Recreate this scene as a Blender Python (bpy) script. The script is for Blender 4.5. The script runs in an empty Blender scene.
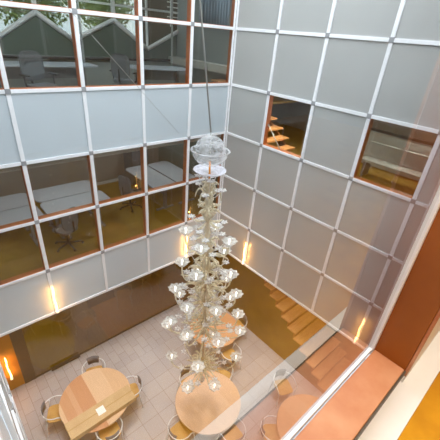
import bpy, math, random
from mathutils import Vector, Matrix
random.seed(7)
S = 1.2                      # one cell of the white wall grid, in metres
PI = math.pi
scene = bpy.context.scene
col = scene.collection

# ------------------------------------------------------------------ materials
def lin(c):
    return tuple(((v/255)/12.92 if v/255 <= .04045 else ((v/255+.055)/1.055)**2.4) for v in c) + (1,)

def new_mat(name):
    m = bpy.data.materials.new(name); m.use_nodes = True
    nt = m.node_tree
    return m, nt, nt.nodes['Principled BSDF']

def pmat(name, c, rough=.5, metal=0, spec=.5, var=.0, scale=8, c2=None, bump=0, coat=0, trans=0, ior=1.45, stretch=None):
    m, nt, b = new_mat(name)
    b.inputs['Roughness'].default_value = rough
    b.inputs['Metallic'].default_value = metal
    b.inputs['Specular IOR Level'].default_value = spec
    b.inputs['Coat Weight'].default_value = coat
    b.inputs['Transmission Weight'].default_value = trans
    b.inputs['IOR'].default_value = ior
    tc = nt.nodes.new('ShaderNodeTexCoord'); mp = nt.nodes.new('ShaderNodeMapping')
    if stretch: mp.inputs['Scale'].default_value = stretch
    nt.links.new(tc.outputs['Object'], mp.inputs['Vector'])
    n = nt.nodes.new('ShaderNodeTexNoise'); n.inputs['Scale'].default_value = scale
    n.inputs['Detail'].default_value = 5
    nt.links.new(mp.outputs[0], n.inputs['Vector'])
    r = nt.nodes.new('ShaderNodeValToRGB')
    a = lin(c); bcol = lin(c2) if c2 else tuple(min(1, v*(1+var)) for v in a[:3]) + (1,)
    lo = a if c2 else tuple(v*(1-var) for v in a[:3]) + (1,)
    r.color_ramp.elements[0].position = .3; r.color_ramp.elements[0].color = lo
    r.color_ramp.elements[1].position = .7; r.color_ramp.elements[1].color = bcol
    nt.links.new(n.outputs['Fac'], r.inputs['Fac']); nt.links.new(r.outputs[0], b.inputs['Base Color'])
    if bump:
        bp = nt.nodes.new('ShaderNodeBump'); bp.inputs['Strength'].default_value = bump
        bp.inputs['Distance'].default_value = .01
        nt.links.new(n.outputs['Fac'], bp.inputs['Height']); nt.links.new(bp.outputs[0], b.inputs['Normal'])
    return m

def glass_mat(name, tint, refl=2.0, ior=1.5, rough=0.0):
    m = bpy.data.materials.new(name); m.use_nodes = True
    nt = m.node_tree; nt.nodes.clear()
    o = nt.nodes.new('ShaderNodeOutputMaterial'); mx = nt.nodes.new('ShaderNodeMixShader')
    t = nt.nodes.new('ShaderNodeBsdfTransparent'); t.inputs[0].default_value = tint + (1,)
    g = nt.nodes.new('ShaderNodeBsdfGlossy'); g.inputs['Roughness'].default_value = rough
    f = nt.nodes.new('ShaderNodeFresnel'); f.inputs[0].default_value = ior
    ge = nt.nodes.new('ShaderNodeNewGeometry')
    s = nt.nodes.new('ShaderNodeMath'); s.operation = 'SUBTRACT'; s.inputs[0].default_value = 1
    nt.links.new(ge.outputs['Backfacing'], s.inputs[1])
    k = nt.nodes.new('ShaderNodeMath'); k.operation = 'MULTIPLY'; k.use_clamp = True
    nt.links.new(f.outputs[0], k.inputs[0]); nt.links.new(s.outputs[0], k.inputs[1])
    k2 = nt.nodes.new('ShaderNodeMath'); k2.operation = 'MULTIPLY'; k2.use_clamp = True; k2.inputs[1].default_value = refl
    nt.links.new(k.outputs[0], k2.inputs[0])
    nt.links.new(k2.outputs[0], mx.inputs[0]); nt.links.new(t.outputs[0], mx.inputs[1]); nt.links.new(g.outputs[0], mx.inputs[2])
    nt.links.new(mx.outputs[0], o.inputs[0])
    return m

def emis(name, c, s, base=(255, 255, 255)):
    m, nt, b = new_mat(name)
    b.inputs['Base Color'].default_value = lin(base)
    b.inputs['Emission Color'].default_value = lin(c); b.inputs['Emission Strength'].default_value = s
    return m

def tile_mat():
    m, nt, b = new_mat('floor_tiles')
    tc = nt.nodes.new('ShaderNodeTexCoord')
    def brick(rot, loc, off, w, h):
        mp = nt.nodes.new('ShaderNodeMapping'); mp.inputs['Rotation'].default_value = (0, 0, rot); mp.inputs['Location'].default_value = loc
        br = nt.nodes.new('ShaderNodeTexBrick'); br.offset = off; br.squash = 1
        br.inputs['Color1'].default_value = lin((182, 175, 173)); br.inputs['Color2'].default_value = lin((173, 166, 165))
        br.inputs['Mortar'].default_value = lin((134, 120, 116))
        br.inputs['Scale'].default_value = 1; br.inputs['Brick Width'].default_value = w; br.inputs['Row Height'].default_value = h
        br.inputs['Mortar Size'].default_value = .0045; br.inputs['Mortar Smooth'].default_value = .3
        nt.links.new(tc.outputs['Object'], mp.inputs[0]); nt.links.new(mp.outputs[0], br.inputs['Vector'])
        return br
    big = brick(0, (3.62, 2.26, 0), 0, .43, .43); small = brick(PI/2, (.1, .02, 0), .5, .43, .225)
    sx = nt.nodes.new('ShaderNodeSeparateXYZ'); nt.links.new(tc.outputs['Object'], sx.inputs[0])
    g1 = nt.nodes.new('ShaderNodeMath'); g1.operation = 'GREATER_THAN'; g1.inputs[1].default_value = -.54; nt.links.new(sx.outputs[1], g1.inputs[0])
    g2 = nt.nodes.new('ShaderNodeMath'); g2.operation = 'LESS_THAN'; g2.inputs[1].default_value = -5.34; nt.links.new(sx.outputs[0], g2.inputs[0])
    g3 = nt.nodes.new('ShaderNodeMath'); g3.operation = 'MAXIMUM'; nt.links.new(g1.outputs[0], g3.inputs[0]); nt.links.new(g2.outputs[0], g3.inputs[1])
    mb = nt.nodes.new('ShaderNodeMix'); mb.data_type = 'RGBA'; nt.links.new(g3.outputs[0], mb.inputs[0])
    nt.links.new(big.outputs['Color'], mb.inputs[6]); nt.links.new(small.outputs['Color'], mb.inputs[7])
    n = nt.nodes.new('ShaderNodeTexNoise'); n.inputs['Scale'].default_value = 2.5; n.inputs['Detail'].default_value = 6
    mx = nt.nodes.new('ShaderNodeMix'); mx.data_type = 'RGBA'; mx.blend_type = 'MULTIPLY'; mx.inputs[0].default_value = .4
    r = nt.nodes.new('ShaderNodeValToRGB'); r.color_ramp.elements[0].color = (.75, .75, .75, 1); r.color_ramp.elements[1].color = (1, 1, 1, 1)
    nt.links.new(tc.outputs['Object'], n.inputs['Vector']); nt.links.new(n.outputs['Fac'], r.inputs[0])
    nt.links.new(mb.outputs[2], mx.inputs[6]); nt.links.new(r.outputs[0], mx.inputs[7])
    nt.links.new(mx.outputs[2], b.inputs['Base Color']); b.inputs['Roughness'].default_value = .38
    return m

def plank_table_mat(name, bands, ca, cb):
    """round table top: veneer leaves running along object Y with lighter and darker leaves"""
    m, nt, b = new_mat(name)
    tc = nt.nodes.new('ShaderNodeTexCoord'); sx = nt.nodes.new('ShaderNodeSeparateXYZ')
    nt.links.new(tc.outputs['Object'], sx.inputs[0])
    mr = nt.nodes.new('ShaderNodeMapRange'); mr.inputs[1].default_value = -.8; mr.inputs[2].default_value = .8
    nt.links.new(sx.outputs[0], mr.inputs[0])
    r = nt.nodes.new('ShaderNodeValToRGB'); r.color_ramp.interpolation = 'CONSTANT'
    els = r.color_ramp.elements
    els[0].position = 0; els[0].color = lin(bands[0][1]); els[1].position = bands[1][0]; els[1].color = lin(bands[1][1])
    for p_, c_ in bands[2:]:
        e = els.new(p_); e.color = lin(c_)
    nt.links.new(mr.outputs[0], r.inputs[0])
    mp = nt.nodes.new('ShaderNodeMapping'); mp.inputs['Scale'].default_value = (18, 2, 2)
    n = nt.nodes.new('ShaderNodeTexNoise'); n.inputs['Scale'].default_value = 1.6; n.inputs['Detail'].default_value = 6
    nt.links.new(tc.outputs['Object'], mp.inputs[0]); nt.links.new(mp.outputs[0], n.inputs['Vector'])
    r2 = nt.nodes.new('ShaderNodeValToRGB'); r2.color_ramp.elements[0].color = (.86, .82, .78, 1); r2.color_ramp.elements[1].color = (1, 1, 1, 1)
    nt.links.new(n.outputs['Fac'], r2.inputs[0])
    mx = nt.nodes.new('ShaderNodeMix'); mx.data_type = 'RGBA'; mx.blend_type = 'MULTIPLY'; mx.inputs[0].default_value = 1
    nt.links.new(r.outputs[0], mx.inputs[6]); nt.links.new(r2.outputs[0], mx.inputs[7])
    nt.links.new(mx.outputs[2], b.inputs['Base Color']); b.inputs['Roughness'].default_value = .35
    return m

M = dict(
    grid=pmat('white_painted_metal', (240, 241, 244), .4, var=.02),
    joint=pmat('grey_joint', (150, 152, 155), .45, var=.05),
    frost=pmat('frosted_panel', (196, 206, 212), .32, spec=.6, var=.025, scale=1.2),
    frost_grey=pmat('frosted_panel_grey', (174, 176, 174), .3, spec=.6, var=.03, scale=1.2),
    wood=pmat('orange_wood_frame', (204, 118, 64), .45, c2=(188, 100, 46), scale=3, stretch=(1, 1, 1)),
    sill=pmat('copper_toned_wood', (198, 142, 104), .42, c2=(172, 100, 60), scale=5, bump=.1),
    jamb=pmat('shaded_jamb_wood', (160, 88, 18), .5, c2=(140, 74, 10), scale=4),  # darker copy of the frame wood, side-face shade put into its colour
    pane=glass_mat('clear_glass', (.96, .97, .96), 1.75),
    dark_pane=glass_mat('bronze_tinted_glass', (.56, .48, .36), 3.0, 1.5),
    sky_dim_pane=glass_mat('sky_dimming_glass', (.42, .44, .44), 1.5),  # tint added to dim the overbright sky behind the upper office
    room_pane=glass_mat('office_window_glass', (.86, .88, .86), 1.5),
    carpet=pmat('mustard_carpet', (146, 118, 44), .95, c2=(126, 98, 32), scale=3, bump=.4),
    carpet_near=pmat('golden_carpet', (214, 152, 24), .95, c2=(190, 128, 14), scale=7, bump=.6),
    tiles=tile_mat(),
    plaster=pmat('white_plaster', (240, 238, 234), .8, var=.02),
    beige=pmat('beige_grey_wall', (150, 140, 128), .8, var=.04, scale=2),
    slab=pmat('slab_white', (200, 198, 192), .8, var=.03),
    darkwall=pmat('green_grey_panel', (96, 108, 100), .5, var=.06, scale=1.5),
    palewall=pmat('pale_grey_wall', (158, 164, 164), .7, var=.04, scale=2),
    brownwall=pmat('brown_mustard_wall', (112, 90, 50), .4, c2=(94, 74, 36), scale=1.5),
    orangewall=pmat('orange_wall', (190, 134, 50), .5, c2=(172, 114, 38), scale=1.5),
    darkbrown=pmat('dark_brown_post', (84, 74, 62), .5, var=.1),
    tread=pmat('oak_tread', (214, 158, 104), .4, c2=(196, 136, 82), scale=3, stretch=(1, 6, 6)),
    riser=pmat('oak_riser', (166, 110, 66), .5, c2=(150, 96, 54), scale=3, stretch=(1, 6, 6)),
    chrome=pmat('silver_tube', (226, 226, 226), .3, metal=.25, var=.02),
    greypad=pmat('grey_mesh', (108, 108, 112), .6, var=.12, scale=40),
    seatwood=pmat('chair_seat_wood', (200, 156, 92), .4, c2=(184, 136, 72), scale=6),
    mustardseat=pmat('olive_seat', (160, 122, 40), .6, var=.1),
    cardboard=pmat('cardboard', (208, 176, 132), .75, c2=(198, 164, 120), scale=5),
    tape=pmat('packing_tape', (186, 150, 100), .3, var=.03),
    paper=pmat('paper', (244, 240, 232), .6, var=.01),
    black=pmat('dark_metal', (46, 42, 40), .45, var=.1),
    deskwhite=pmat('pale_desk_top', (186, 193, 204), .3, var=.02),
    deskgrey=pmat('grey_steel', (120, 120, 122), .4, var=.05),
    chairgrey=pmat('grey_chair_fabric', (112, 116, 122), .8, var=.15, scale=30),
    curtain=pmat('blue_grey_curtain', (128, 144, 160), .8, var=.06, scale=3),
    bark=pmat('bark', (92, 74, 54), .9, var=.2),
    leaf=pmat('leaves', (132, 160, 76), .7, c2=(196, 206, 130), scale=6),
    cable=pmat('steel_cable', (176, 176, 172), .35, metal=.5, var=.02),
    brass=pmat('brass', (190, 120, 50), .3, metal=.8, var=.05),
    bulb=emis('candle_bulb_white', (255, 250, 240), 1.3),
    tube=emis('warm_glass_tube', (255, 190, 105), 9.0, (255, 220, 180)),
    rug=pmat('yellow_green_rug', (190, 178, 60), .95, var=.08),
)
def murano(name, c, tr, rough):
    m, nt, b = new_mat(name)
    b.inputs['Base Color'].default_value = lin(c); b.inputs['Roughness'].default_value = rough
    b.inputs['Transmission Weight'].default_value = tr; b.inputs['IOR'].default_value = 1.35
    b.inputs['Specular IOR Level'].default_value = .8
    n = nt.nodes.new('ShaderNodeTexNoise'); n.inputs['Scale'].default_value = 30
    bp = nt.nodes.new('ShaderNodeBump'); bp.inputs['Strength'].default_value = .3; bp.inputs['Distance'].default_value = .01
    nt.links.new(n.outputs['Fac'], bp.inputs['Height']); nt.links.new(bp.outputs[0], b.inputs['Normal'])
    return m


def thin_glass(name, c, op, transl=.35):
    m = bpy.data.materials.new(name); m.use_nodes = True
    nt = m.node_tree; nt.nodes.clear()
    o = nt.nodes.new('ShaderNodeOutputMaterial'); mx = nt.nodes.new('ShaderNodeMixShader'); mx2 = nt.nodes.new('ShaderNodeMixShader')
    t = nt.nodes.new('ShaderNodeBsdfTransparent'); t.inputs[0].default_value = (.98, .98, .98, 1)
    d = nt.nodes.new('ShaderNodeBsdfPrincipled'); d.inputs['Base Color'].default_value = lin(c); d.inputs['Roughness'].default_value = .08
    tl = nt.nodes.new('ShaderNodeBsdfTranslucent'); tl.inputs[0].default_value = lin(c)
    mx2.inputs[0].default_value = transl; nt.links.new(d.outputs[0], mx2.inputs[1]); nt.links.new(tl.outputs[0], mx2.inputs[2])
    n = nt.nodes.new('ShaderNodeTexNoise'); n.inputs['Scale'].default_value = 5
    r = nt.nodes.new('ShaderNodeMapRange'); r.inputs[1].default_value = .3; r.inputs[2].default_value = .7
    r.inputs[3].default_value = op*.6; r.inputs[4].default_value = min(1, op*1.5)
    nt.links.new(n.outputs['Fac'], r.inputs[0]); nt.links.new(r.outputs[0], mx.inputs[0])
    nt.links.new(t.outputs[0], mx.inputs[1]); nt.links.new(mx2.outputs[0], mx.inputs[2]); nt.links.new(mx.outputs[0], o.inputs[0])
    return m
M['cream'] = thin_glass('cream_glass', (252, 244, 220), .62)
M['clear'] = thin_glass('milky_clear_glass', (250, 250, 250), .7)
M['dish'] = thin_glass('milk_glass', (240, 240, 248), .98, .3)
M['bowl'] = thin_glass('blown_clear_glass', (240, 242, 244), .3)
M['cup'] = thin_glass('blown_cup_glass', (244, 244, 240), .55)

# ------------------------------------------------------------------ mesh builder
class MB:
    def __init__(s): s.v = []; s.f = []; s.sm = []
    def add(s, vs, fs, smooth=False):
        o = len(s.v); s.v += [tuple(v) for v in vs]
        s.f += [tuple(i+o for i in f) for f in fs]; s.sm += [smooth]*len(fs); return s
    def box(s, x0, x1, y0, y1, z0, z1, rz=0, c=None):
        vs = [Vector((x, y, z)) for x in (x0, x1) for y in (y0, y1) for z in (z0, z1)]
        if rz:
            c = Vector(c or ((x0+x1)/2, (y0+y1)/2, 0)); R = Matrix.Rotation(rz, 3, 'Z')
            vs = [R @ (v-c) + c for v in vs]
        return s.add(vs, [(0, 1, 3, 2), (4, 6, 7, 5), (0, 4, 5, 1), (2, 3, 7, 6), (0, 2, 6, 4), (1, 5, 7, 3)])
    def cbox(s, x0, x1, y0, y1, z0, z1):   # cell units
        return s.box(x0*S, x1*S, y0*S, y1*S, z0*S, z1*S)
    def tube(s, pts, r, n=8, closed=False, cap=True):
        pts = [Vector(p) for p in pts]; N = len(pts)
        rs = r if isinstance(r, (list, tuple)) else [r]*N
        vs = []; up = None
        for i, p in enumerate(pts):
            if closed: d = pts[(i+1) % N]-pts[i-1]
            else: d = pts[min(i+1, N-1)]-pts[max(i-1, 0)]
            if d.length < 1e-9: d = Vector((0, 0, 1))
            d.normalize()
            if up is None: up = Vector((0, 0, 1)) if abs(d.z) < .9 else Vector((1, 0, 0))
            a = d.cross(up)
            if a.length < 1e-4: a = d.cross(Vector((.3, .8, .5)))
            a.normalize(); b = d.cross(a); up = a.cross(d); 
            for k in range(n):
                t = 2*PI*k/n; vs.append(p + (a*math.cos(t)+b*math.sin(t))*rs[i])
        fs = []
        for i in range(N if closed else N-1):
            j = (i+1) % N
            for k in range(n): fs.append((i*n+k, i*n+(k+1) % n, j*n+(k+1) % n, j*n+k))
        s.add(vs, fs, True)
        if cap and not closed:
            o = len(s.v)-len(vs); s.f += [tuple(o+k for k in range(n))[::-1], tuple(o+(N-1)*n+k for k in range(n))]; s.sm += [False, False]
        return s
    def lathe(s, prof, n=24, o=(0, 0, 0), wave=0, waves=0, smooth=True, M3=None):
        vs = []; o = Vector(o)
        for i, (r, z) in enumerate(prof):
            for k in range(n):
                t = 2*PI*k/n
                rr = r*(1 + wave*math.cos(waves*t)*(i/(len(prof)-1)))
                v = Vector((rr*math.cos(t), rr*math.sin(t), z))
                if M3: v = M3 @ v
                vs.append(v+o)
        fs = [(i*n+k, i*n+(k+1) % n, (i+1)*n+(k+1) % n, (i+1)*n+k) for i in range(len(prof)-1) for k in range(n)]
        s.add(vs, fs, smooth)
        b = len(s.v)-len(vs)
        if prof[0][0] > 1e-6 and prof[0][0] < 9 and getattr(s, 'capit', True): pass
        return s
    def disc(s, r, z, n=32, o=(0, 0, 0), up=True):
        vs = [(o[0]+r*math.cos(2*PI*k/n), o[1]+r*math.sin(2*PI*k/n), o[2]+z) for k in range(n)]
        f = tuple(range(n)); return s.add(vs, [f if up else f[::-1]])
    def build(s, name, mat, parent=None, kind=None, bevel=0, loc=None):
        me = bpy.data.meshes.new(name); me.from_pydata(s.v, [], s.f)
        me.polygons.foreach_set('use_smooth', s.sm); me.materials.append(mat); me.update()
        o = bpy.data.objects.new(name, me); col.objects.link(o)
        if parent: o.parent = parent
        if kind: o['kind'] = kind
        if loc: o.location = loc
        if bevel:
            b = o.modifiers.new('bevel', 'BEVEL'); b.width = bevel; b.segments = 2; b.limit_method = 'ANGLE'
        return o

def cyl(mb, r, z0, z1, o=(0, 0, 0), n=24):
    mb.lathe([(0.0001, z0), (r, z0), (r, z0), (r, z1), (r, z1), (0.0001, z1)], n, o, smooth=False); return mb

def empty(name, loc=(0, 0, 0), rz=0, label=None, cat=None, group=None, kind=None, parent=None):
    e = bpy.data.objects.new(name, None); col.objects.link(e); e.location = loc; e.rotation_euler = (0, 0, rz)
    e.empty_display_size = .1
    if parent: e.parent = parent
    tag(e, label, cat, group, kind); return e
def tag(o, label=None, cat=None, group=None, kind=None):
    if label: o['label'] = label
    if cat: o['category'] = cat
    if group: o['group'] = group
    if kind: o['kind'] = kind
    return o
def copy_tree(o, parent=None):
    c = o.copy(); col.objects.link(c); c.parent = parent
    for ch in list(o.children): copy_tree(ch, c)
    return c

# ------------------------------------------------------------------ the four walls of the light well
W5 = -5.16
AX = [-.0, -1.043, -2.053, -3.062, -4.072, -5.08]          # column lines of the back wall (x)
BY = [-.0, -1.0785, -2.074, -3.07, -4.066, -5.06]          # column lines of the right wall (y)
TOP = 2; BOT = -5
bw = .028; wcount = [0]
def bar_wall(name, lines, side):
    """side: 'A' y=0 facing -y, 'B' x=0 facing -x, 'C' x=W5 facing +x, 'D' y=-5.1 facing +y"""
    g = MB(); jt = MB()
    lo, hi = W5, 0
    def put(mb, a0, a1, z0, z1, d0, d1):
        if side == 'A': mb.cbox(a0, a1, -d1, -d0, z0, z1)
        if side == 'B': mb.cbox(-d1, -d0, a0, a1, z0, z1)
        if side == 'C': mb.cbox(W5+d0, W5+d1, a0, a1, z0, z1)
        if side == 'D': mb.cbox(a0, a1, -5.1+d0, -5.1+d1, z0, z1)
    wall = empty(name, (0, 0, 0), kind='structure')
    zb0, zb1 = (BOT-.02, TOP)
    for i, a in enumerate(lines):
        w = bw if 0 < i < 5 else .03
        a_ = a if i else a-.03
        if i == 5: a_ = a
        put(g, a_-w, a_+w, zb0, zb1, 0, .022)
    for r in range(int(BOT), TOP+1):
        put(g, W5+.001 if side in 'AD' else -5.1, -.001, r-bw*.9, r+bw*.9, 0, .02)
    g.build(name+'_grid', M['grid'], wall, bevel=.003).name = 'grid_frame'
    for i, a in enumerate(lines[1:5]):
        for r in range(int(BOT)+1, TOP):
            j = MB(); put(j, a-.034, a+.034, r-.034, r+.034, .0, .028)
            if side in 'AB': j.build('joint_plate', M['joint'], wall)
            else: jt.v += j.v; jt.f += [tuple(q+len(jt.v)-8 for q in f) for f in j.f]; jt.sm += j.sm
    if jt.v: jt.build('joint_plate', M['joint'], wall)
    return wall, put

def clear(side, ci, r):      # r = index of row top: cell between z=-r and z=-r-1
    if side in 'AD' or side == 'C': return r in (-1, 0, 2, 3)
    return (ci, r) in ((1, 1), (3, 1))

def panels(side, lines, wall, put):
    for i in range(5):
        a1, a0 = lines[i]-(bw if i else .03), lines[i+1]+bw
        for r in range(-TOP, -int(BOT)):
            z1, z0 = -r-bw*.9, -r-1+bw*.9
            if clear(side, i, r):
                if side in 'AB':
                    wcount[0] += 1
                    wn = empty('window_%d' % wcount[0], kind='structure')
                    f = MB(); d0, d1 = -.105, -.002       # wooden lining behind the white grid
                    t = .018
                    b0, b1, c0, c1 = a0-.012, a1+.012, z0-.012, z1+.012
                    put(f, b0, b0+t, c0, c1, d0, d1); put(f, b1-t, b1, c0, c1, d0, d1)
                    put(f, b0+t, b1-t, c0, c0+t, d0, d1); put(f, b0+t, b1-t, c1-t, c1, d0, d1)
                    f.build('wood_frame', M['wood'], wn)
                    p = MB(); put(p, b0+t, b1-t, c0+t, c1-t, -.012, -.006); p.build('pane', M['room_pane'], wn)
                elif side == 'D' and i == 3 and r == 0: pass     # the window we look through
                else:
                    p = MB(); put(p, a0, a1, z0, z1, -.012, -.006); p.build('dark_panel', M['darkbrown'], wall)
            else:
                p = MB(); put(p, a0-.01, a1+.01, z0-.01, z1+.01, -.03, -.002)
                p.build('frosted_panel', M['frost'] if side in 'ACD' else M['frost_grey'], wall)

DX = [0, -1.0, -2.0, -3.0, -4.0, -5.12]
for nm, ln, sd in (('wall_back', AX, 'A'), ('wall_right', BY, 'B'), ('wall_left', BY, 'C')):
    w, put = bar_wall(nm, ln, sd); panels(sd, ln, w, put)

MB().cbox(-.026, -.0005, -.026, -.0005, -5.02, 2).build('dark_gap_strip', M['black'], kind='structure')  # solid black strip standing for the dark gap between the corner bars

# wall we look through (front): panels around the open cell
wf = empty('wall_front', kind='structure')
def fr(x0, x1, z0, z1, mat, y0=-5.2, y1=-5.1, nm='frosted_panel'): return MB().cbox(x0, x1, y0, y1, z0, z1).build(nm, mat, wf)
for i in range(5):
    x1, x0 = DX[i], DX[i+1]
    for r in range(-TOP, 5):
        if i == 4 and r in (0, -1): continue
        if r == 0 or (r == 1): z1, z0 = (-r if r == 0 else -1.108-.03), (-1.108 if r == 0 else -2)
        else: z1, z0 = -r, -r-1
        if r == 0 and i == 3: pass
        fr(x0+.04, x1-.04, z0+.035, z1-.035, M['frost'] if r in (-2, 1, 4) else M['darkwall'])
g = MB()
for x in DX[:-2]: g.cbox(x-.04, x+.04, -5.14, -5.09, -5, 2)
for z in (2, 1, -2, -3, -4, -5): g.cbox(W5, 0, -5.14, -5.092, z-.035, z+.035)
g.cbox(DX[3], 0, -5.14, -5.092, -1.04, -.97); g.cbox(DX[3], 0, -5.14, -5.092, -.035, .035)
g.cbox(-4.0, -3.94, -5.14, -5.09, -5, -1.2); g.cbox(-4.0, -3.94, -5.14, -5.09, 1, 2)
g.build('grid_frame', M['grid'], wf, bevel=.003)

# the window we look through
wn = empty('window_30', kind='structure')
f = MB()
f.cbox(-5.16, -4.02, -5.116, -5.098, -1.124, -1.100); f.cbox(-4.036, -4.0, -5.12, -5.094, -1.124, 1.0)
f.cbox(-5.16, -4.02, -5.12, -5.082, .96, 1.0)
f.build('window_frame', M['grid'], wn, bevel=.003)
MB().cbox(-5.155, -4.034, -5.110, -5.104, -1.102, .97).build('pane', M['pane'], wn)
MB().cbox(-5.165, -4.02, -5.234, -5.121, -1.135, -1.108).build('sill', M['sill'], wn, bevel=.004)
MB().cbox(-4.02, -3.96, -5.236, -5.1205, -1.135, 1.0).build('jamb', M['jamb'], wn, bevel=.002)
MB().cbox(-4.02, -3.99, -5.246, -5.237, -1.135, 1.0).build('jamb_edge', M['sill'], wn)
MB().cbox(-5.165, -4.0, -5.24, -5.235, -1.14, -1.112).build('sill_edge', M['darkbrown'], wn)

# lookout room behind the front wall
MB().cbox(-6.2, 0, -8.2, -5.32, -1.5, -1.2).build('floor', M['carpet_near'], kind='structure')
MB().cbox(-6.2, 0, -5.3195, -5.2, -1.5, -1.198).build('trim_1', M['plaster'], kind='structure', bevel=.003)
wr = MB(); wr.cbox(-3.99, 0, -5.245, -5.205, -1.198, 1.4); wr.cbox(-6.2, -5.17, -5.245, -5.205, -1.198, 1.4); wr.cbox(-5.17, -3.99, -5.245, -5.205, 1.0, 1.4)
wr.build('wall_near', M['plaster'], kind='structure')
MB().cbox(-6.25, -6.2, -8.2, -5.2, -1.5, 1.45).build('wall_west', M['beige'], kind='structure')
MB().cbox(0, .05, -8.2, -5.25, -1.5, 1.45).build('wall_east', M['beige'], kind='structure')
MB().cbox(-6.2, 0, -8.25, -8.2, -1.5, 1.45).build('wall_south', M['beige'], kind='structure')
MB().cbox(-6.25, .05, -8.25, -5.2, 1.4, 1.5).build('ceiling', M['plaster'], kind='structure')

# ------------------------------------------------------------------ ground floor
MB().cbox(-6, 4, -5.3, 4.2, -7.12, -7).build('floor', M['tiles'], kind='structure')
MB().cbox(-5.3, 0, .03, 4.2, -5.0, -4.04).build('ceiling', M['slab'], kind='structure')
# dark glazed screen under the back wall
gs = empty('window_31', kind='structure')
MB().cbox(-4.66, 0.6, .465, .475, -6.99, -5.0).build('pane', M['dark_pane'], gs)
MB().cbox(-4.88, -4.66, .44, .52, -7, -5.0).build('mullion', M['darkbrown'], gs)
MB().cbox(-4.66, 0.6, .45, .49, -7, -6.985).build('floor_track', M['black'], gs)
MB().cbox(-4.35, -3.72, .40, .46, -7, -6.93).build('door_rail', M['black'], gs, bevel=.006)
MB().cbox(-6, -4.88, .46, .56, -7, -5.0).build('wall_ground_orange', M['orangewall'], kind='structure').name = 'wall_ground_left'
MB().cbox(-5.3, -5.24, -5.2, .46, -7, -5.03).build('wall_ground_west', M['slab'], kind='structure')
MB().cbox(-6, 4, -5.3, -5.22, -7, -5.0).build('wall_ground_front', M['slab'], kind='structure')
MB().cbox(-6, 4, 4.15, 4.2, -7, -5.0).build('wall_ground_back', M['brownwall'], kind='structure')
MB().cbox(-6, -5.95, .5, 4.2, -7, -5.0).build('wall_ground_far_left', M['beige'], kind='structure')
MB().cbox(1.3, 1.36, -5.3, 4.2, -7, -4.2).build('wall_ground_right', M['brownwall'], kind='structure')
MB().cbox(-2.95, .6, .495, 1.75, -6.999, -6.97).build('trim_6', M['tread'], kind='structure')
MB().cbox(-2.95, .6, 1.75, 1.85, -6.999, -6.2).build('wall_behind_screen', M['darkbrown'], kind='structure')
ru = MB(); ru.lathe([(.001, .002), (1.05, .002), (1.05, .02), (.001, .02)], 48, smooth=False)
rg = ru.build('round_rug', M['rug'], loc=(-4.15*S, 1.25*S, -7*S))
rg.scale = (.62, .95, 1)
tag(rg, 'round yellow-green rug on the floor behind the dark glass screen', 'rug')

# ------------------------------------------------------------------ staircases behind the right wall
def flight(y0, z0, n, label, top, group=None):
    st = empty('staircase', (0, y0*S, z0*S), label=label, cat='staircase')
    R, T = .1765*S, .215*S; x0, x1 = .09*S, 1.24*S
    for k in range(n):
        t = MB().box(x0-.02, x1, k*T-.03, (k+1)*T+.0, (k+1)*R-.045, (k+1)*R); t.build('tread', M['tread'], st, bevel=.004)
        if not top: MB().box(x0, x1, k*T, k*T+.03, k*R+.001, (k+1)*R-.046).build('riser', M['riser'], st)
    m = MB(); 
    for xa in ((x0+.04, x0+.09), (x1-.09, x1-.04)):
        if top:
            vs = [(x, y, z) for x in xa for (y, z) in ((0.05, -.0), (n*T, (n-1)*R-.1), (n*T, (n)*R-.05), (0.03, R-.05))]
            m.add(vs, [(0, 1, 2, 3), (7, 6, 5, 4), (0, 4, 5, 1), (1, 5, 6, 2), (2, 6, 7, 3), (3, 7, 4, 0)])
    if top: m.build('stringer', M['riser'], st)
    else:
        vs = []; 
        s_ = MB()
        for k in range(n):
            s_.box(x0+.01, x0+.05, k*T+.031, (k+1)*T+.03, 0.0, (k+1)*R-.046)
        s_.build('side_panel', M['brownwall'], st)
    return st
flight(-3.86, -7, 17, 'solid oak staircase rising from the tiled ground floor under the right wall', False)
s2 = flight(-2.95, -4, 17, 'open-riser oak staircase seen through the small clear pane of the right wall', True)
hr = MB(); hr.tube([(.06*S, -2.6*S, -3.1*S), (.06*S, -.6*S, -1.05*S)], .012); hr.build('handrail', M['cable'], None)
hr_o = bpy.data.objects['handrail']; hr_o.parent = s2; hr_o.matrix_parent_inverse = Matrix.Translation(-Vector(s2.location))
for k in (0, 1, 2):
    y = -2.2+k*.55; z = -3.1+(y+2.6)*1.025
    pst = MB().tube([(.06*S, y*S, z*S), (.06*S, y*S, (z-.7)*S)], .008).build('baluster', M['cable'], s2)
    pst.matrix_parent_inverse = Matrix.Translation(-Vector(s2.location))

# rooms behind right wall
MB().cbox(1.25, 4.2, -5.3, 4, -2.75, -2.6).build('floor', M['carpet'], kind='structure')
MB().cbox(.031, 1.25, -.2, 3, -4.2, -4.001).build('floor', M['carpet'], kind='structure')
MB().cbox(4.2, 4.26, -5.3, 4, -4.2, 2).build('wall_far_right', M['beige'], kind='structure')
MB().cbox(.15, 4.2, -5.36, -5.3, -4.2, 2).build('wall_side_right', M['beige'], kind='structure')
MB().cbox(.14, 4.2, -5.3, 4, -.85, -.7).build('ceiling', M['slab'], kind='structure')
MB().cbox(.14, 4.2, 3.95, 4.0, -4.2, 2).build('wall_end_right', M['brownwall'], kind='structure')
MB().cbox(1.25, 1.3, -5.3, 4, -4.2, -2.75).build('wall_inner_right', M['beige'], kind='structure')
gr = empty('balustrade', (2.75*S, -3.2*S, -2.6*S), label='pale grey balustrade with a dark handrail behind the larger clear pane of the right wall', cat='railing')
MB().box(-.02, .02, -1.9, 1.9, 0.05, 1.0).build('panel', M['palewall'], gr)
MB().box(-.04, .04, -1.9, 1.9, 1.0, 1.06).build('handrail', M['black'], gr)

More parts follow.
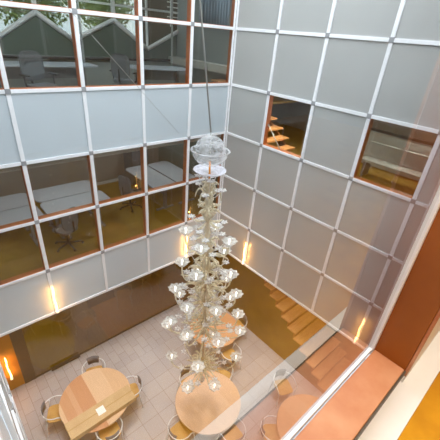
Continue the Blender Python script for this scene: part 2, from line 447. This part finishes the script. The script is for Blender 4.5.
for i, (x, y, lb) in enumerate([(3.6, -1.85, 'left of the two round wooden tables seen through the larger clear pane'), (3.4, -2.55, 'right of the two round wooden tables seen through the larger clear pane')]):
    t = empty('bistro_table', (x*S, y*S, -2.6*S), label=lb, cat='table')
    m = MB(); m.lathe([(.0001, .71), (.29, .71), (.3, .72), (.3, .735), (.0001, .74)], 40, smooth=False); m.build('table_top', M['tread'], t)
    m = MB(); m.lathe([(.03, .02), (.03, .7), (.1, .71)], 16); m.build('column', M['deskgrey'], t)
    m = MB(); cyl(m, .22, 0, .02); m.build('base', M['deskgrey'], t)
bn = empty('bench', (2.1*S, -3.1*S, -2.6*S), label='long pale bench beyond the larger clear pane of the right wall', cat='bench')
MB().box(-.22, .22, -1.0, 1.0, .40, .46).build('seat', M['palewall'], bn, bevel=.005)
MB().box(.18, .24, -1.0, 1.0, .47, .85).build('backrest', M['palewall'], bn, bevel=.005)
for q in (-.85, .85): MB().box(-.18, .18, q-.03, q+.03, 0, .399).build('leg', M['deskgrey'], bn)

# ------------------------------------------------------------------ office behind back wall, lower
MB().cbox(-6, 4.2, .03, 3.02, -4.04, -4.0).build('floor', M['carpet'], kind='structure')
MB().cbox(-6, -.9, 3.02, 3.1, -4.04, -1.5).build('wall_office_back', M['beige'], kind='structure')
MB().cbox(-.9, 1.5, 3.02, 3.1, -4.04, -1.5).build('wall_office_far', M['beige'], kind='structure')
MB().cbox(-6, -1.1, 2.99, 3.02, -4.0, -3.93).build('baseboard_back', M['slab'], kind='structure')
MB().cbox(-6.06, -6, .03, 3.1, -4.04, 2).build('wall_office_left', M['beige'], kind='structure')
MB().cbox(.145, .2, .2, 3.1, -4.0, -1.5).build('wall_office_right', M['darkwall'], kind='structure')
MB().cbox(-6, 1.5, .03, 3.1, -1.72, -1.5).build('ceiling', M['slab'], kind='structure')
MB().cbox(-6, .13, .14, .22, -2.15, -1.72).build('trim_2', M['slab'], kind='structure')
cb = empty('cabinet', (-.78*S, 2.72*S, -4*S), label='dark grey cabinet against the far office wall behind the corner desk', cat='cabinet')
MB().box(-.3, .3, -.3, .3, 0.02, 1.3).build('body', M['deskgrey'], cb, bevel=.005)
for q in (0, 1, 2): 
    d = MB().box(-.29, .29, -.315, -.301, .05+q*.42, .44+q*.42).build('drawer', M['greypad'], cb)
    MB().box(-.06, .06, -.33, -.316, .3+q*.42, .32+q*.42).build('handle', M['black'], d)

def desk(x, y, rz, L, W, label, cat='desk', group=None, z=-4):
    d = empty('desk', (x*S, y*S, z*S), rz, label, cat, group)
    h = .74; n = 10; pts = []
    r = .16
    for (cx, cy, a0) in ((L/2-r, W/2-r, 0), (-L/2+r, W/2-r, 90), (-L/2+r, -W/2+r, 180), (L/2-r, -W/2+r, 270)):
        for k in range(6):
            a = math.radians(a0+18*k); pts.append((cx+r*math.cos(a), cy+r*math.sin(a)))
    n = len(pts)
    vs = [(p[0], p[1], h-.03) for p in pts]+[(p[0], p[1], h) for p in pts]
    fs = [tuple(range(n))[::-1], tuple(range(n, 2*n))]+[(k, (k+1) % n, n+(k+1) % n, n+k) for k in range(n)]
    MB().add(vs, fs).build('desk_top', M['deskwhite'], d)
    for s_ in (-1, 1):
        l = MB().box(s_*(L/2-.25)-.03, s_*(L/2-.25)+.03, -.05, .05, .04, h-.03); l.box(s_*(L/2-.25)-.035, s_*(L/2-.25)+.035, -W/2+.08, W/2-.08, .0, .04)
        l.build('leg', M['deskgrey'], d, bevel=.004)
    MB().box(-L/2+.29, L/2-.29, -.02, .02, h-.3, h-.04).build('modesty_panel', M['deskgrey'], d)
    return d
desk(-3.05, 1.11, 0, 1.55, .78, 'pale office desk nearest the glass in the lower office, behind the swivel chair', group=None)
desk(-3.05, 1.79, 0, 1.55, .78, 'pale office desk on the far side of the double row in the lower office')
desk(-4.38, 1.11, 0, 1.5, .78, 'pale desk at the left end of the lower office, near the glass')
desk(-4.38, 1.79, 0, 1.5, .78, 'pale desk at the left end of the lower office, far side')
desk(-1.03, 1.5, PI/2, 2.0, .76, 'white desk beside the corner in the lower office, left of the pair')
desk(-.36, 1.5, PI/2, 2.0, .76, 'white desk in the corner of the lower office, right of the pair')

def office_chair(x, y, z, rz, label):
    c = empty('office_chair', (x*S, y*S, z*S), rz, label, 'office chair')
    b = MB()
    for k in range(5):
        a = 2*PI*k/5+.3; b.tube([(0, 0, .1), (.3*math.cos(a), .3*math.sin(a), .065)], [.028, .018])
    b.build('star_base', M['black'], c)
    for k in range(5):
        a = 2*PI*k/5+.3; m = MB(); m.lathe([(.001, -.02), (.028, -.02), (.028, .02), (.001, .02)], 14, smooth=False, M3=Matrix.Rotation(PI/2, 3, 'X'))
        m.build('caster', M['black'], c, loc=(.31*math.cos(a), .31*math.sin(a), .03))
    m = MB(); cyl(m, .025, .08, .42); m.build('gas_column', M['black'], c)
    s_ = MB(); n = 20
    def pad(cx, cz, w, h, th, vert):
        m = MB(); vs = []
        for t in (0, 1):
            for k in range(24):
                a = 2*PI*k/24; ca, sa = math.cos(a), math.sin(a)
                px = w/2*math.copysign(abs(ca)**.55, ca); py = h/2*math.copysign(abs(sa)**.55, sa)
                bow = .05*(px/(w/2))**2
                if vert: vs.append((cx+(t-.5)*th+bow, px, cz+py))
                else: vs.append((cx+py, px, cz+(t-.5)*th+bow*.4))
        m.add(vs, [tuple(range(24))[::-1], tuple(range(24, 48))]+[(k, (k+1) % 24, 24+(k+1) % 24, 24+k) for k in range(24)])
        return m
    pad(.02, .46, .48, .46, .06, False).build('seat', M['chairgrey'], c, bevel=.01)
    pad(-.22, .80, .46, .52, .035, True).build('backrest', M['chairgrey'], c, bevel=.01)
    MB().tube([(-.15, 0, .42), (-.26, 0, .5), (-.26, 0, .75)], .02).build('back_post', M['black'], c)
    for s2_ in (-1, 1):
        MB().tube([(0, s2_*.2, .44), (0, s2_*.29, .5), (.0, s2_*.29, .66)], .014).build('arm_post', M['black'], c)
        MB().box(-.12, .14, s2_*.29-.03, s2_*.29+.03, .66, .69).build('armrest', M['black'], c, bevel=.008)
    return c
office_chair(-3.5, .55, -4, 2.0, 'grey swivel office chair with five-star base on mustard carpet in the lower office')
office_chair(-1.72, .75, -4, .3, 'grey swivel office chair turned to the corner desk in the lower office').location.y = 1.35*S

# ------------------------------------------------------------------ upper office
MB().cbox(-6, 3, .03, 2.52, -1.499, -1.45).build('floor', M['carpet'], kind='structure')
MB().cbox(-6, 3, 2.5, 2.56, -1.45, -.82).build('wall_upper_low', M['palewall'], kind='structure').name = 'wall_upper'
MB().cbox(-6, 3, 2.40, 2.56, -.82, -.77).build('trim_3', M['black'], kind='structure')
# folded (zig-zag) end glazing: dark panels with pitched tops, white beams and bright windows in the valleys
apex = [(-4.9, -.10), (-3.75, -.60), (-2.85, -.03), (-2.2, -.46), (-1.29, -.03), (-.47, -.56), (.6, -.05), (1.5, -.5), (2.6, 0)]
dz = MB()
for (a, za), (b, zb) in zip(apex[:-1], apex[1:]):
    v = [(a*S, 2.50*S, -.77*S), (b*S, 2.50*S, -.77*S), (b*S, 2.50*S, zb*S), (a*S, 2.50*S, za*S)]
    v += [(x, y+.05, z) for x, y, z in v]
    dz.add(v, [(0, 1, 2, 3), (7, 6, 5, 4), (0, 4, 5, 1), (1, 5, 6, 2), (2, 6, 7, 3), (3, 7, 4, 0)])
dz.build('wall_gable_panel', M['darkwall'], kind='structure').name = 'wall_gables'
for (a, za), (b, zb) in zip(apex[:-1], apex[1:]):
    MB().tube([(a*S, 2.47*S, za*S), (b*S, 2.47*S, zb*S)], .055, 4).build('trim_4', M['grid'], kind='structure').name = 'trim_4'
gv = MB()
for (a, za) in apex[::2]:
    gv.cbox(a-.035, a+.035, 2.44, 2.5, za-.0, 1.1)
for (a, za) in apex[1::2]: gv.cbox(a-.02, a+.02, 2.46, 2.5, za, 1.1)
for z in (.25, .7): gv.cbox(-6, 3, 2.46, 2.5, z-.02, z+.02)
for a in (.2, .42, .64, .86, 1.08): gv.cbox(a-.012, a+.012, 2.465, 2.495, -.05, 1.1)
for z in (.05, .15, .35, .45, .55): gv.cbox(.1, 1.1, 2.465, 2.495, z-.01, z+.01)
gv.build('window_frames', M['grid'], kind='structure').name = 'window_40'
MB().cbox(-6, 3, .14, 2.56, 1.15, 1.25).build('ceiling', M['slab'], kind='structure')
MB().cbox(.4, .46, .2, 2.5, -1.45, 1.15).build('wall_upper_right', M['palewall'], kind='structure')
MB().cbox(-6, 3, 2.515, 2.525, -.6, 1.15).build('pane', M['sky_dim_pane'], bpy.data.objects['window_40'])
tv = MB()
for xx in (-2.25, -.15): tv.cbox(xx-.015, xx+.015, 1.9, 1.93, -1.45, 1.15)
tv.build('trim_5', M['palewall'], kind='structure')
# trees outside
def tree(x, y, z, r, label):
    t = empty('tree', (x*S, y*S, z*S), label=label, cat='tree', group='trees outside the upper office')
    MB().tube([(0, 0, -1.5), (.05, 0, 0), (0, .05, 1.0)], [.09, .07, .03]).build('trunk', M['bark'], t)
    m = MB()
    for k in range(2600):
        d = Vector((random.gauss(0, 1), random.gauss(0, 1), random.gauss(0, 1))).normalized()*r*random.random()**.4
        a = Vector((random.uniform(-1, 1), random.uniform(-1, 1), random.uniform(-1, 1))).normalized(); b = a.cross(d+Vector((.1, .2, .3))).normalized()
        s_ = .07; p = d+Vector((0, 0, .5))
        m.add([p-a*s_, p+b*s_*.6, p+a*s_, p-b*s_*.6], [(0, 1, 2, 3)])
    m.build('foliage', M['leaf'], t)
tree(-4.3, 4.6, 0, 1.1, 'light green leafy tree outside the upper office, left of the white post')
tree(-2.4, 4.4, 0, 1.1, 'light green leafy tree outside the upper office between the two middle gables')
tree(-.4, 4.9, 0, 1.0, 'light green leafy tree outside the upper office near the lattice window')
# upper furniture
def ud(x, y, rz, L, W, label): return desk(x, y, rz, L, W, label, z=-1.45)
ud(-3.1, 1.75, 0, 2.3, .8, 'long pale desk behind the mesh chair in the upper office')
d_ = ud(-.9, 1.3, -.25, 1.5, .8, 'white round-cornered desk in the upper office, right of the post')
office_chair(-3.45, .72, -1.45, -PI/2+.3, 'grey mesh office chair pushed against the glass in the upper office')
office_chair(-1.83, 1.05, -1.45, .6, 'dark slim office chair beside the white round-cornered desk upstairs')
cu = MB(); n = 60; vs = []
for k in range(n+1):
    x = (-.62+.85*k/n)*S*.9; y = .42*S+.03*math.sin(k*1.1)
    vs += [(x, y, .02*S), (x, y, 1.1*S)]
cu.add(vs, [(2*k, 2*k+2, 2*k+3, 2*k+1) for k in range(n)], True)
co = cu.build('curtain', M['curtain']); sm = co.modifiers.new('s', 'SOLIDIFY'); sm.thickness = .008
tag(co, 'blue-grey hanging curtain in the top right office window beside the corner', 'curtain')
MB().tube([(-.62*S, .42*S, 1.11*S), (.3*S, .42*S, 1.11*S)], .015).build('curtain_rail', M['cable'], co)

# ------------------------------------------------------------------ roof of the light well
rf = MB()
for k in range(6): rf.cbox(W5, 0, -k*1.03-.03, -k*1.03+.03, 2.05, 2.17)
for k in range(6): rf.cbox(-k*1.03-.03, -k*1.03+.03, W5, 0, 2.06, 2.16)
rf.build('ceiling', M['grid'], kind='structure')

# ------------------------------------------------------------------ café tables and chairs
def table_top(mb, r):
    mb.lathe([(.0001, .70), (r-.02, .70), (r, .712), (r, .728), (r-.006, .735), (.0001, .735)], 64, smooth=False)
def cafe_table(x, y, r, mat, label):
    t = empty('round_table', (x*S, y*S, -7*S), label=label, cat='table')
    m = MB(); table_top(m, r*S); m.build('table_top', mat, t)
    m = MB(); m.lathe([(.06, .02), (.04, .06), (.035, .1), (.035, .66), (.08, .7)], 20); m.build('column', M['chrome'], t)
    m = MB(); m.lathe([(.0001, 0), (.3, 0), (.3, .008), (.06, .022), (.0001, .022)], 32); m.build('base', M['chrome'], t)
    return t
t1m = plank_table_mat('table_veneer_dark_leaf', [(0, (226, 188, 152)), (.07, (206, 154, 116)), (.2, (214, 166, 130)), (.27, (204, 148, 110)), (.47, (228, 190, 154)), (.74, (222, 182, 144))], 0, 0)
t2m = plank_table_mat('table_veneer_pale', [(0, (226, 186, 156)), (.35, (230, 192, 162)), (.7, (226, 186, 154))], 0, 0)
t3m = plank_table_mat('table_veneer_orange', [(0, (222, 166, 122)), (.4, (226, 172, 130)), (.7, (220, 162, 118))], 0, 0)
cafe_table(-3.96, -1.17, .65, t1m, 'round table with a darker veneer leaf and a cardboard box on it')
cafe_table(-2.3, -2.57, .645, t2m, 'round pale wooden table directly below the chandelier')
cafe_table(-1.0, -1.25, .6, t3m, 'round orange wooden table half hidden behind the chandelier')
cafe_table(-1.12, -4.20, .66, t3m, 'round wooden table beside the foot of the staircase, cut by the window frame')

def cafe_chair():
    c = empty('cafe_chair', (0, 0, 0))
    m = MB(); n = 28; w = .21
    vs = []
    for t in (0, 1):
        for k in range(n):
            a = 2*PI*k/n; ca, sa = math.cos(a), math.sin(a)
            px = w*math.copysign(abs(ca)**.45, ca); py = w*math.copysign(abs(sa)**.45, sa)
            vs.append((px, py, .44+.02*t-.01*(1-(px*px+py*py)/(w*w))))
    m.add(vs, [tuple(range(n))[::-1], tuple(range(n, 2*n))]+[(k, (k+1) % n, n+(k+1) % n, n+k) for k in range(n)])
    m.build('seat', M['seatwood'], c, bevel=.004)
    R = .275
    pts = [(.2, -.27, .64)]+[(-.02+R*math.cos(math.radians(a)), R*math.sin(math.radians(a)), .67) for a in range(285, 74, -10)]+[(.2, .27, .64)]
    MB().tube(pts, .011, 8).build('arm_hoop', M['chrome'], c)
    m = MB(); vs = []; n = 12
    for t in (0, 1):
        for k in range(n+1):
            a = math.radians(145+70*k/n); rr = .255+.012*t
            for zz, f in ((.52, .8), (.78, 1)): vs.append((-.02+rr*math.cos(PI+(a-PI)*f), rr*math.sin(PI+(a-PI)*f), zz))
    N = 2*(n+1); fs = []
    for k in range(n):
        fs += [(2*k, 2*k+2, 2*k+3, 2*k+1), (N+2*k+1, N+2*k+3, N+2*k+2, N+2*k), (2*k+1, 2*k+3, N+2*k+3, N+2*k+1), (2*k, N+2*k, N+2*k+2, 2*k+2)]
    fs += [(0, 1, N+1, N), (2*n, N+2*n, N+2*n+1, 2*n+1)]
    m.add(vs, fs, True); m.build('backrest', M['greypad'], c)
    for sx in (-1, 1):
        for sy in (-1, 1):
            top = (.2, sy*.27, .64) if sx > 0 else (-.17, sy*.225, .67)
            MB().tube([top, (sx*.19, sy*.21, .44), (sx*.24, sy*.24, 0)], .011, 8).build('leg', M['chrome'], c)
    return c
proto = cafe_chair()
G = 'cafe chairs around the round tables'
chairs = [(-4.60, -.86, -25, 'chair with silver hoop arms at the left side of the table with the box'),
          (-3.72, -.50, 250, 'chair with grey back on the far side of the box table, near the dark glass'),
          (-3.34, -1.34, 165, 'chair at the right end of the cardboard box, tucked under the table'),
          (-4.0, -1.80, 85, 'chair on the near side of the box table, behind the cardboard box'),
          (-2.26, -1.96, 268, 'chair on the far side of the table below the chandelier, grey back showing'),
          (-2.98, -2.62, 2, 'chair at the lower left of the table below the chandelier'),
          (-2.28, -3.26, 90, 'chair at the lower right of the table below the chandelier'),
          (-1.62, -2.24, 205, 'chair at the upper right of the table below the chandelier'),
          (-.74, -3.26, 245, 'chair pulled out at the foot of the stairs, clear of its table'),
          (-1.66, -3.74, -40, 'chair at the left side of the table cut by the window frame'),
          (-.36, -1.42, 170, 'chair with silver hoop at the right side of the orange table'),
          (-1.12, -1.98, 80, 'chair on the near side of the orange table behind the chandelier')]
for i, (x, y, a, lb) in enumerate(chairs):
    c = proto if i == 0 else copy_tree(proto)
    c.location = (x*S, y*S, -7*S); c.rotation_euler = (0, 0, math.radians(a)); tag(c, lb, 'chair', G)

for (x, y, a, lb) in [(-3.30, .95, 200, 'dark silhouetted chair behind the tinted glass screen, right of the round rug'), (-2.1, 1.35, 250, 'chair on the wooden platform behind the tinted glass screen, left one'), (-1.25, 1.3, 290, 'chair on the wooden platform behind the tinted glass screen, right one')]:
    c = copy_tree(proto); c.location = (x*S, y*S, (-7 if x < -3 else -6.97)*S); c.rotation_euler = (0, 0, math.radians(a)); tag(c, lb, 'chair', 'cafe chairs behind the dark glass')

# cardboard box on table
bx = empty('cardboard_box', (-4.0*S, -1.54*S, -7*S+.736), label='long flat cardboard box with a white label lying on the left round table', cat='box')
MB().box(-.73, .73, -.20, .20, 0, .13).build('carton', M['cardboard'], bx, bevel=.004)
MB().box(-.73, .73, -.012, .012, .1305, .1315).build('tape', M['tape'], bx)
MB().box(-.10, .07, -.09, .09, .132, .1335).build('paper_label', M['paper'], bx)
bx.rotation_euler = (0, 0, 0)

# ------------------------------------------------------------------ glowing wall lamps
def wall_lamp(x, y, z, nx, ny, label, h=.72, e=1):
    l = empty('wall_lamp', (x*S, y*S, z*S), label=label, cat='wall lamp', group='slim glowing wall lamps')
    ox, oy = nx*.06, ny*.06
    m = MB(); pts = []; rs = []
    for k in range(25):
        t = k/24; pts.append((ox+.008*math.sin(9*t), oy+.008*math.cos(11*t), .04+t*h)); rs.append(.012+.008*abs(math.sin(t*13))*(1-.5*t) if 0 < k < 24 else .006)
    m.tube(pts, rs, 8); m.build('light_tube', M['tube'], l)
    m = MB().box(-.03+min(0, ox), .03+max(0, ox), -.03+min(0, oy), .03+max(0, oy), 0, .035); m.build('bracket', M['grid'], l)
    for q in (.2, .75):
        ld = bpy.data.lights.new('lamp_glow', 'POINT'); ld.energy = 2.2*e; ld.color = (1, .42, .1); ld.shadow_soft_size = .02
        lo = bpy.data.objects.new('lamp_glow', ld); col.objects.link(lo); lo.parent = l; lo.location = (ox*1.7, oy*1.7, .04+q*h)
    return l
wall_lamp(-4.072, -.02, -4.97, 0, -1, 'glowing slim lamp low on the left part of the back wall')
wall_lamp(-1.043, -.02, -4.97, 0, -1, 'glowing slim lamp on the back wall behind the chandelier')
wall_lamp(-.02, -1.0785, -4.97, -1, 0, 'glowing slim lamp on the right wall near the corner')
wall_lamp(-.02, -4.066, -4.97, -1, 0, 'glowing slim lamp on the right wall beside the near window frame')
wall_lamp(-5.07, .45, -6.62, 0, -1, 'glowing slim lamp on the orange wall at the lower left', h=.75)

# ------------------------------------------------------------------ chandelier
AXT = Vector((-2.635, -2.515, -1.2))*S; AXB = Vector((-2.545, -2.605, -5.3))*S
ch = empty('chandelier', AXB, label='tall tiered cream and clear blown-glass chandelier with dozens of flower cups', cat='chandelier')
def ax(z):     # z in cells -> local point on the axis
    t = (z+5.3)/4.1; return (AXT-AXB)*t
m = MB(); m.tube([ax(-1.42), ax(-3), ax(-5.35)], .014, 8); m.build('rod', M['brass'], ch)
m = MB(); m.tube([ax(-1.09), ax(-1.42)], .009, 8); m.build('cable_stem', M['cable'], ch)
# glass bowls on top
o = ax(-1.30)
def arc(r, a0, a1, n=10, zs=1): return [(max(.0001, r*math.cos(math.radians(a0+(a1-a0)*k/n))), zs*r*math.sin(math.radians(a0+(a1-a0)*k/n))) for k in range(n+1)]
m = MB(); m.lathe([(r, z) for r, z in arc(.22, 0, 84)], 32, o); m.build('glass_dome', M['bowl'], ch)
m = MB(); m.lathe(arc(.255, -86, 0, 12, .85), 32, o); m.lathe([(.255, 0), (.285, .01), (.27, .02), (.25, .005)], 32, o); m.build('glass_bowl', M['bowl'], ch)
m = MB(); m.lathe([(.02, 0), (.12, .01), (.2, .035), (.24, .06), (.235, .066), (.12, .02)], 32, ax(-1.58), wave=.02, waves=12); m.build('glass_dish', M['dish'], ch)
# stem knobs
prof = [(-1.68, .05), (-1.74, .075), (-1.80, .05), (-1.88, .04), (-1.95, .06), (-2.03, .04), (-2.10, .12), (-2.17, .07), (-2.24, .035), (-2.4, .05), (-2.5, .035), (-2.6, .07), (-2.68, .1),
        (-2.78, .05), (-2.95, .07), (-3.05, .04), (-3.2, .06), (-3.35, .1), (-3.45, .14), (-3.55, .07), (-3.75, .03), (-3.9, .045), (-4.0, .09), (-4.1, .06), (-4.3, .03), (-4.35, .02), (-4.9, .02), (-4.95, .05), (-5.0, .09), (-5.08, .05), (-5.2, .09), (-5.3, .03)]
m = MB(); m.lathe([(r*S*.9, ax(z).z) for z, r in reversed(prof)], 18, (0, 0, 0))
for i, v in enumerate(m.v):
    z = v[2]; t = z/(AXT-AXB).z; a = (AXT-AXB)*t; m.v[i] = (v[0]+a.x, v[1]+a.y, z)
m.build('glass_stem', M['cream'], ch)
def bez(p0, p1, p2, p3, n=12):
    return [p0*(1-t)**3+p1*3*t*(1-t)**2+p2*3*t*t*(1-t)+p3*t**3 for t in [k/n for k in range(n+1)]]
def cup(o):
    """flower-shaped cup with fluted rim, holding a candle bulb"""
    m = MB(); m.lathe([(.012, -.03), (.045, -.02), (.07, .01), (.085, .045), (.12, .075), (.118, .08), (.08, .055), (.06, .02)], 32, o, wave=.2, waves=8)
    return m
narm = 0
def arm(z, ang, R, rise, drop=.18):
    p0 = ax(z); u = Vector((math.cos(ang), math.sin(ang), 0))
    e = ax(z)+u*R+Vector((0, 0, rise))
    pts = bez(p0, p0+u*R*.35+Vector((0, 0, -drop)), p0+u*R*1.05+Vector((0, 0, -drop)), e, 14)
    m = MB(); m.tube(pts, [.013+.004*math.sin(k*2.2) for k in range(15)], 7); a = m.build('arm', M['cream'], ch)
    c = cup(e+Vector((0, 0, .02))).build('flower_cup', M['cup'], a)
    s_ = MB(); s_.lathe([(.012, 0), (.012, .05), (.018, .065), (.02, .085), (.012, .105), (.001, .118)], 12, e+Vector((0, 0, .02))); s_.build('candle_bulb', M['bulb'], a)
def leaf(mb, z, ang, R, rise, w=.03):
    p0 = ax(z); u = Vector((math.cos(ang), math.sin(ang), 0)); s_ = Vector((-u.y, u.x, 0))
    pts = bez(p0, p0+u*R*.3+Vector((0, 0, rise)), p0+u*R+Vector((0, 0, rise*1.15)), p0+u*R*1.15+Vector((0, 0, rise*.45)), 9)
    mb.tube(pts, [.006+w*.55*math.sin(PI*k/9) for k in range(10)], 6)
def flower(mb, c, r):
    for k in range(6):
        a = 2*PI*k/6; u = Vector((math.cos(a), math.sin(a), .25)); mb.tube([c, c+u*r*.55, c+u*r], [.008, r*.28, .004], 6)
# tiers: height, number of arms, radius (m), phase, rise
tiers = [(-2.65, 4, .36, 2.2, .18), (-3.15, 5, .47, 0, .2), (-3.7, 6, .6, .3, .24), (-4.12, 7, .68, 0, .2), (-4.3, 4, .74, .8, -.05), (-5.1, 6, .68, .4, .14)]
for z, n, R, ph, rise in tiers:
    for k in range(n): arm(z, ph+2*PI*k/n+random.uniform(-.2, .2), R*random.uniform(.88, 1.06), rise+random.uniform(-.06, .08))
for z, n, R, rise, w in [(-2.05, 6, .17, .34, .02), (-2.75, 8, .34, .1, .025), (-3.25, 9, .38, .05, .03), (-1.78, 5, .13, .10, .03), (-1.95, 5, .17, -.06, .03), (-2.12, 6, .16, .12, .035), (-2.2, 5, .2, -.1, .03), (-2.6, 6, .2, .14, .035), (-2.85, 7, .22, .12, .035), (-3.1, 8, .24, .16, .04),
                         (-3.4, 9, .28, .14, .04), (-3.7, 9, .3, .16, .04), (-4.0, 11, .34, .12, .04), (-4.15, 9, .36, .02, .04), (-5.0, 14, .22, .16, .035), (-5.15, 14, .3, .08, .035), (-5.22, 8, .2, .02, .03)]:
    for k in range(n):
        m = MB(); leaf(m, z, 2*PI*k/n+z*3+random.uniform(-.1, .1), R*random.uniform(.85, 1.15), rise+random.uniform(-.03, .03), w)
        lf = m.build('glass_leaf', M['cream'], ch)
for z, n, R in [(-1.8, 4, .2), (-1.75, 5, .16), (-2.5, 5, .24), (-3.1, 7, .3), (-3.8, 8, .34), (-2.3, 5, .26), (-2.65, 5, .3), (-2.95, 6, .36), (-3.3, 7, .4), (-3.6, 8, .45), (-3.95, 9, .48), (-4.2, 8, .5), (-5.05, 9, .44)]:
    for k in range(n):
        a = 2*PI*k/n+z*5+random.uniform(-.3, .3); c = ax(z)+Vector((R*math.cos(a), R*math.sin(a), random.uniform(-.1, .16)))*1.0
        m = MB(); flower(m, c, .07); m.tube([ax(z-.1), (ax(z-.1)+c)/2+Vector((0, 0, -.05)), c], .006, 5); m.build('glass_flower', M['clear'], ch)
m = MB(); m.lathe([(.001, -.2), (.02, -.18), (.05, -.12), (.055, -.07), (.03, -.02), (.01, .0)], 16, ax(-5.4)); m.build('drop_finial', M['clear'], ch)
# hanging cable and stay wires
c = MB().tube([AXB+ax(-1.085), Vector((-2.98, -2.19, 2.05))*S], .011, 8).build('hanging_cable', M['cable']); tag(c, 'taut steel cable the glass chandelier hangs from', 'cable')
c = MB().tube([Vector((-3.45, -.06, .32))*S, Vector((-1.32, -.06, -1.86))*S], .004, 6).build('stay_wire', M['cable']); tag(c, 'thin diagonal stay wire across the upper left of the back wall', 'wire')

# ------------------------------------------------------------------ lights
def area(name, loc, size, e, c, rot=(0, 0, 0), sy=None):
    l = bpy.data.lights.new(name, 'AREA'); l.energy = e; l.color = c; l.size = size
    if sy: l.shape = 'RECTANGLE'; l.size_y = sy
    o = bpy.data.objects.new(name, l); col.objects.link(o); o.location = [v*S for v in loc]; o.rotation_euler = rot; return o
def fill_lamp(x, y, z, e, c, label, size=.5):  # unseen fill light under a ceiling, added to brighten the room below
    t = empty('fill_light', (x*S, y*S, z*S), label=label, cat='fill light')
    MB().box(-size/2, size/2, -size/2, size/2, -.03, -.001).build('housing', M['grid'], t)
    MB().box(-size/2+.02, size/2-.02, -size/2+.02, size/2-.02, -.034, -.031).build('diffuser', M['bulb'], t)
    l = bpy.data.lights.new('lamp', 'AREA'); l.energy = e; l.color = c; l.size = size*.9
    o = bpy.data.objects.new('lamp', l); col.objects.link(o); o.parent = t; o.location = (0, 0, -.05)
WARM = (1, .86, .70)
fill_lamp(-4.3, -5.8, 1.4, 62, WARM, 'unseen square fill light added in the lookout room')
fill_lamp(-3.1, 1.4, -1.72, 15, (.96, .98, 1), 'unseen square fill light added in the lower office above the double desks', .4)
fill_lamp(-.7, 1.7, -1.72, 14, (.96, .98, 1), 'unseen square fill light added in the lower office above the corner desks', .4)
fill_lamp(2.4, -3.3, -.85, 40, (1, .93, .82), 'unseen square fill light added in the room behind the right wall', .4)
fill_lamp(.9, -1.2, -.85, 60, (1, .92, .8), 'unseen square fill light added over the upper staircase', .4)
fill_lamp(.7, -3.0, -4.2, 9, (1, .85, .7), 'unseen square fill light added over the lower staircase', .3)
fill_lamp(-3.4, 1.6, -5.0, 13, (1, .88, .7), 'unseen square fill light added behind the dark glass screen', .3)
fill_lamp(-2.2, 1.2, 1.15, 14, (.9, .95, 1), 'unseen square fill light added in the upper office', .4)
for i, (x, y) in enumerate(((-3.9, -1.3), (-1.3, -1.3), (-3.9, -3.7), (-1.3, -3.7))):  # unseen roof spots added to brighten the ground floor
    t = empty('fill_spot', (x*S, y*S, 2.05*S), label='unseen roof fill light added over the %s of the light well' % ('far left', 'far right', 'near left', 'near right')[i], cat='fill_spot', group='added roof fill lights')
    m = MB(); m.lathe([(.0001, 0), (.08, 0), (.1, -.18), (.085, -.18), (.06, -.03)], 20); m.build('housing', M['black'], t)
    l = bpy.data.lights.new('lamp', 'SPOT'); l.energy = 1250; l.color = (1, .95, .92); l.spot_size = math.radians(30); l.spot_blend = .7; l.shadow_soft_size = .08
    o = bpy.data.objects.new('lamp', l); col.objects.link(o); o.parent = t; o.location = (0, 0, -.19)

w = bpy.data.worlds.new('World'); scene.world = w; w.use_nodes = True
nt = w.node_tree; bg = nt.nodes['Background']
tc = nt.nodes.new('ShaderNodeTexCoord'); n = nt.nodes.new('ShaderNodeTexNoise'); n.inputs['Scale'].default_value = 3; n.inputs['Detail'].default_value = 6
r = nt.nodes.new('ShaderNodeValToRGB'); r.color_ramp.elements[0].color = (.72, .84, 1, 1); r.color_ramp.elements[1].color = (1, 1, 1, 1)
r.color_ramp.elements[0].position = .35; r.color_ramp.elements[1].position = .6
nt.links.new(tc.outputs['Generated'], n.inputs['Vector']); nt.links.new(n.outputs['Fac'], r.inputs[0]); nt.links.new(r.outputs[0], bg.inputs[0])
bg.inputs[1].default_value = 5.0

# ------------------------------------------------------------------ camera
cam = bpy.data.cameras.new('camera'); co = bpy.data.objects.new('camera', cam); col.objects.link(co)
right = Vector((0.74605, -0.66113, 0.07945)); down = Vector((-0.27451, -0.41407, -0.86787)); fwd = Vector((0.60667, 0.62567, -0.49040))
R = Matrix((right, -down, -fwd)).transposed()
co.matrix_world = Matrix.Translation(Vector((-5.0847, -5.3116, -.1143))*S) @ R.to_4x4()
cam.sensor_width = 36; cam.lens = 328.91*36/440; cam.clip_start = .01; cam.clip_end = 100
scene.camera = co
vs_ = scene.view_settings
vs_.view_transform = 'Standard'; vs_.look = 'None'; vs_.gamma = 1; vs_.exposure = 0.3; vs_.use_curve_mapping = False
scene.cycles.transparent_max_bounces = 24; scene.cycles.max_bounces = 12
for o in bpy.data.objects:
    if o.parent is None and 'label' in o and 'group' not in o:
        k = o.name.split('.')[0]
        g_ = {'round_table': 'round wooden cafe tables on the ground floor', 'bistro_table': 'small round tables behind the right wall', 'fill_light': 'added square fill lights',
              'staircase': 'oak staircases behind the right wall'}.get(k)
        if k in ('desk', 'office_chair'):
            g_ = ('upper' if o.location.z > -3 else 'lower') + ' office ' + ('desks' if k == 'desk' else 'swivel chairs')
        if g_: o['group'] = g_
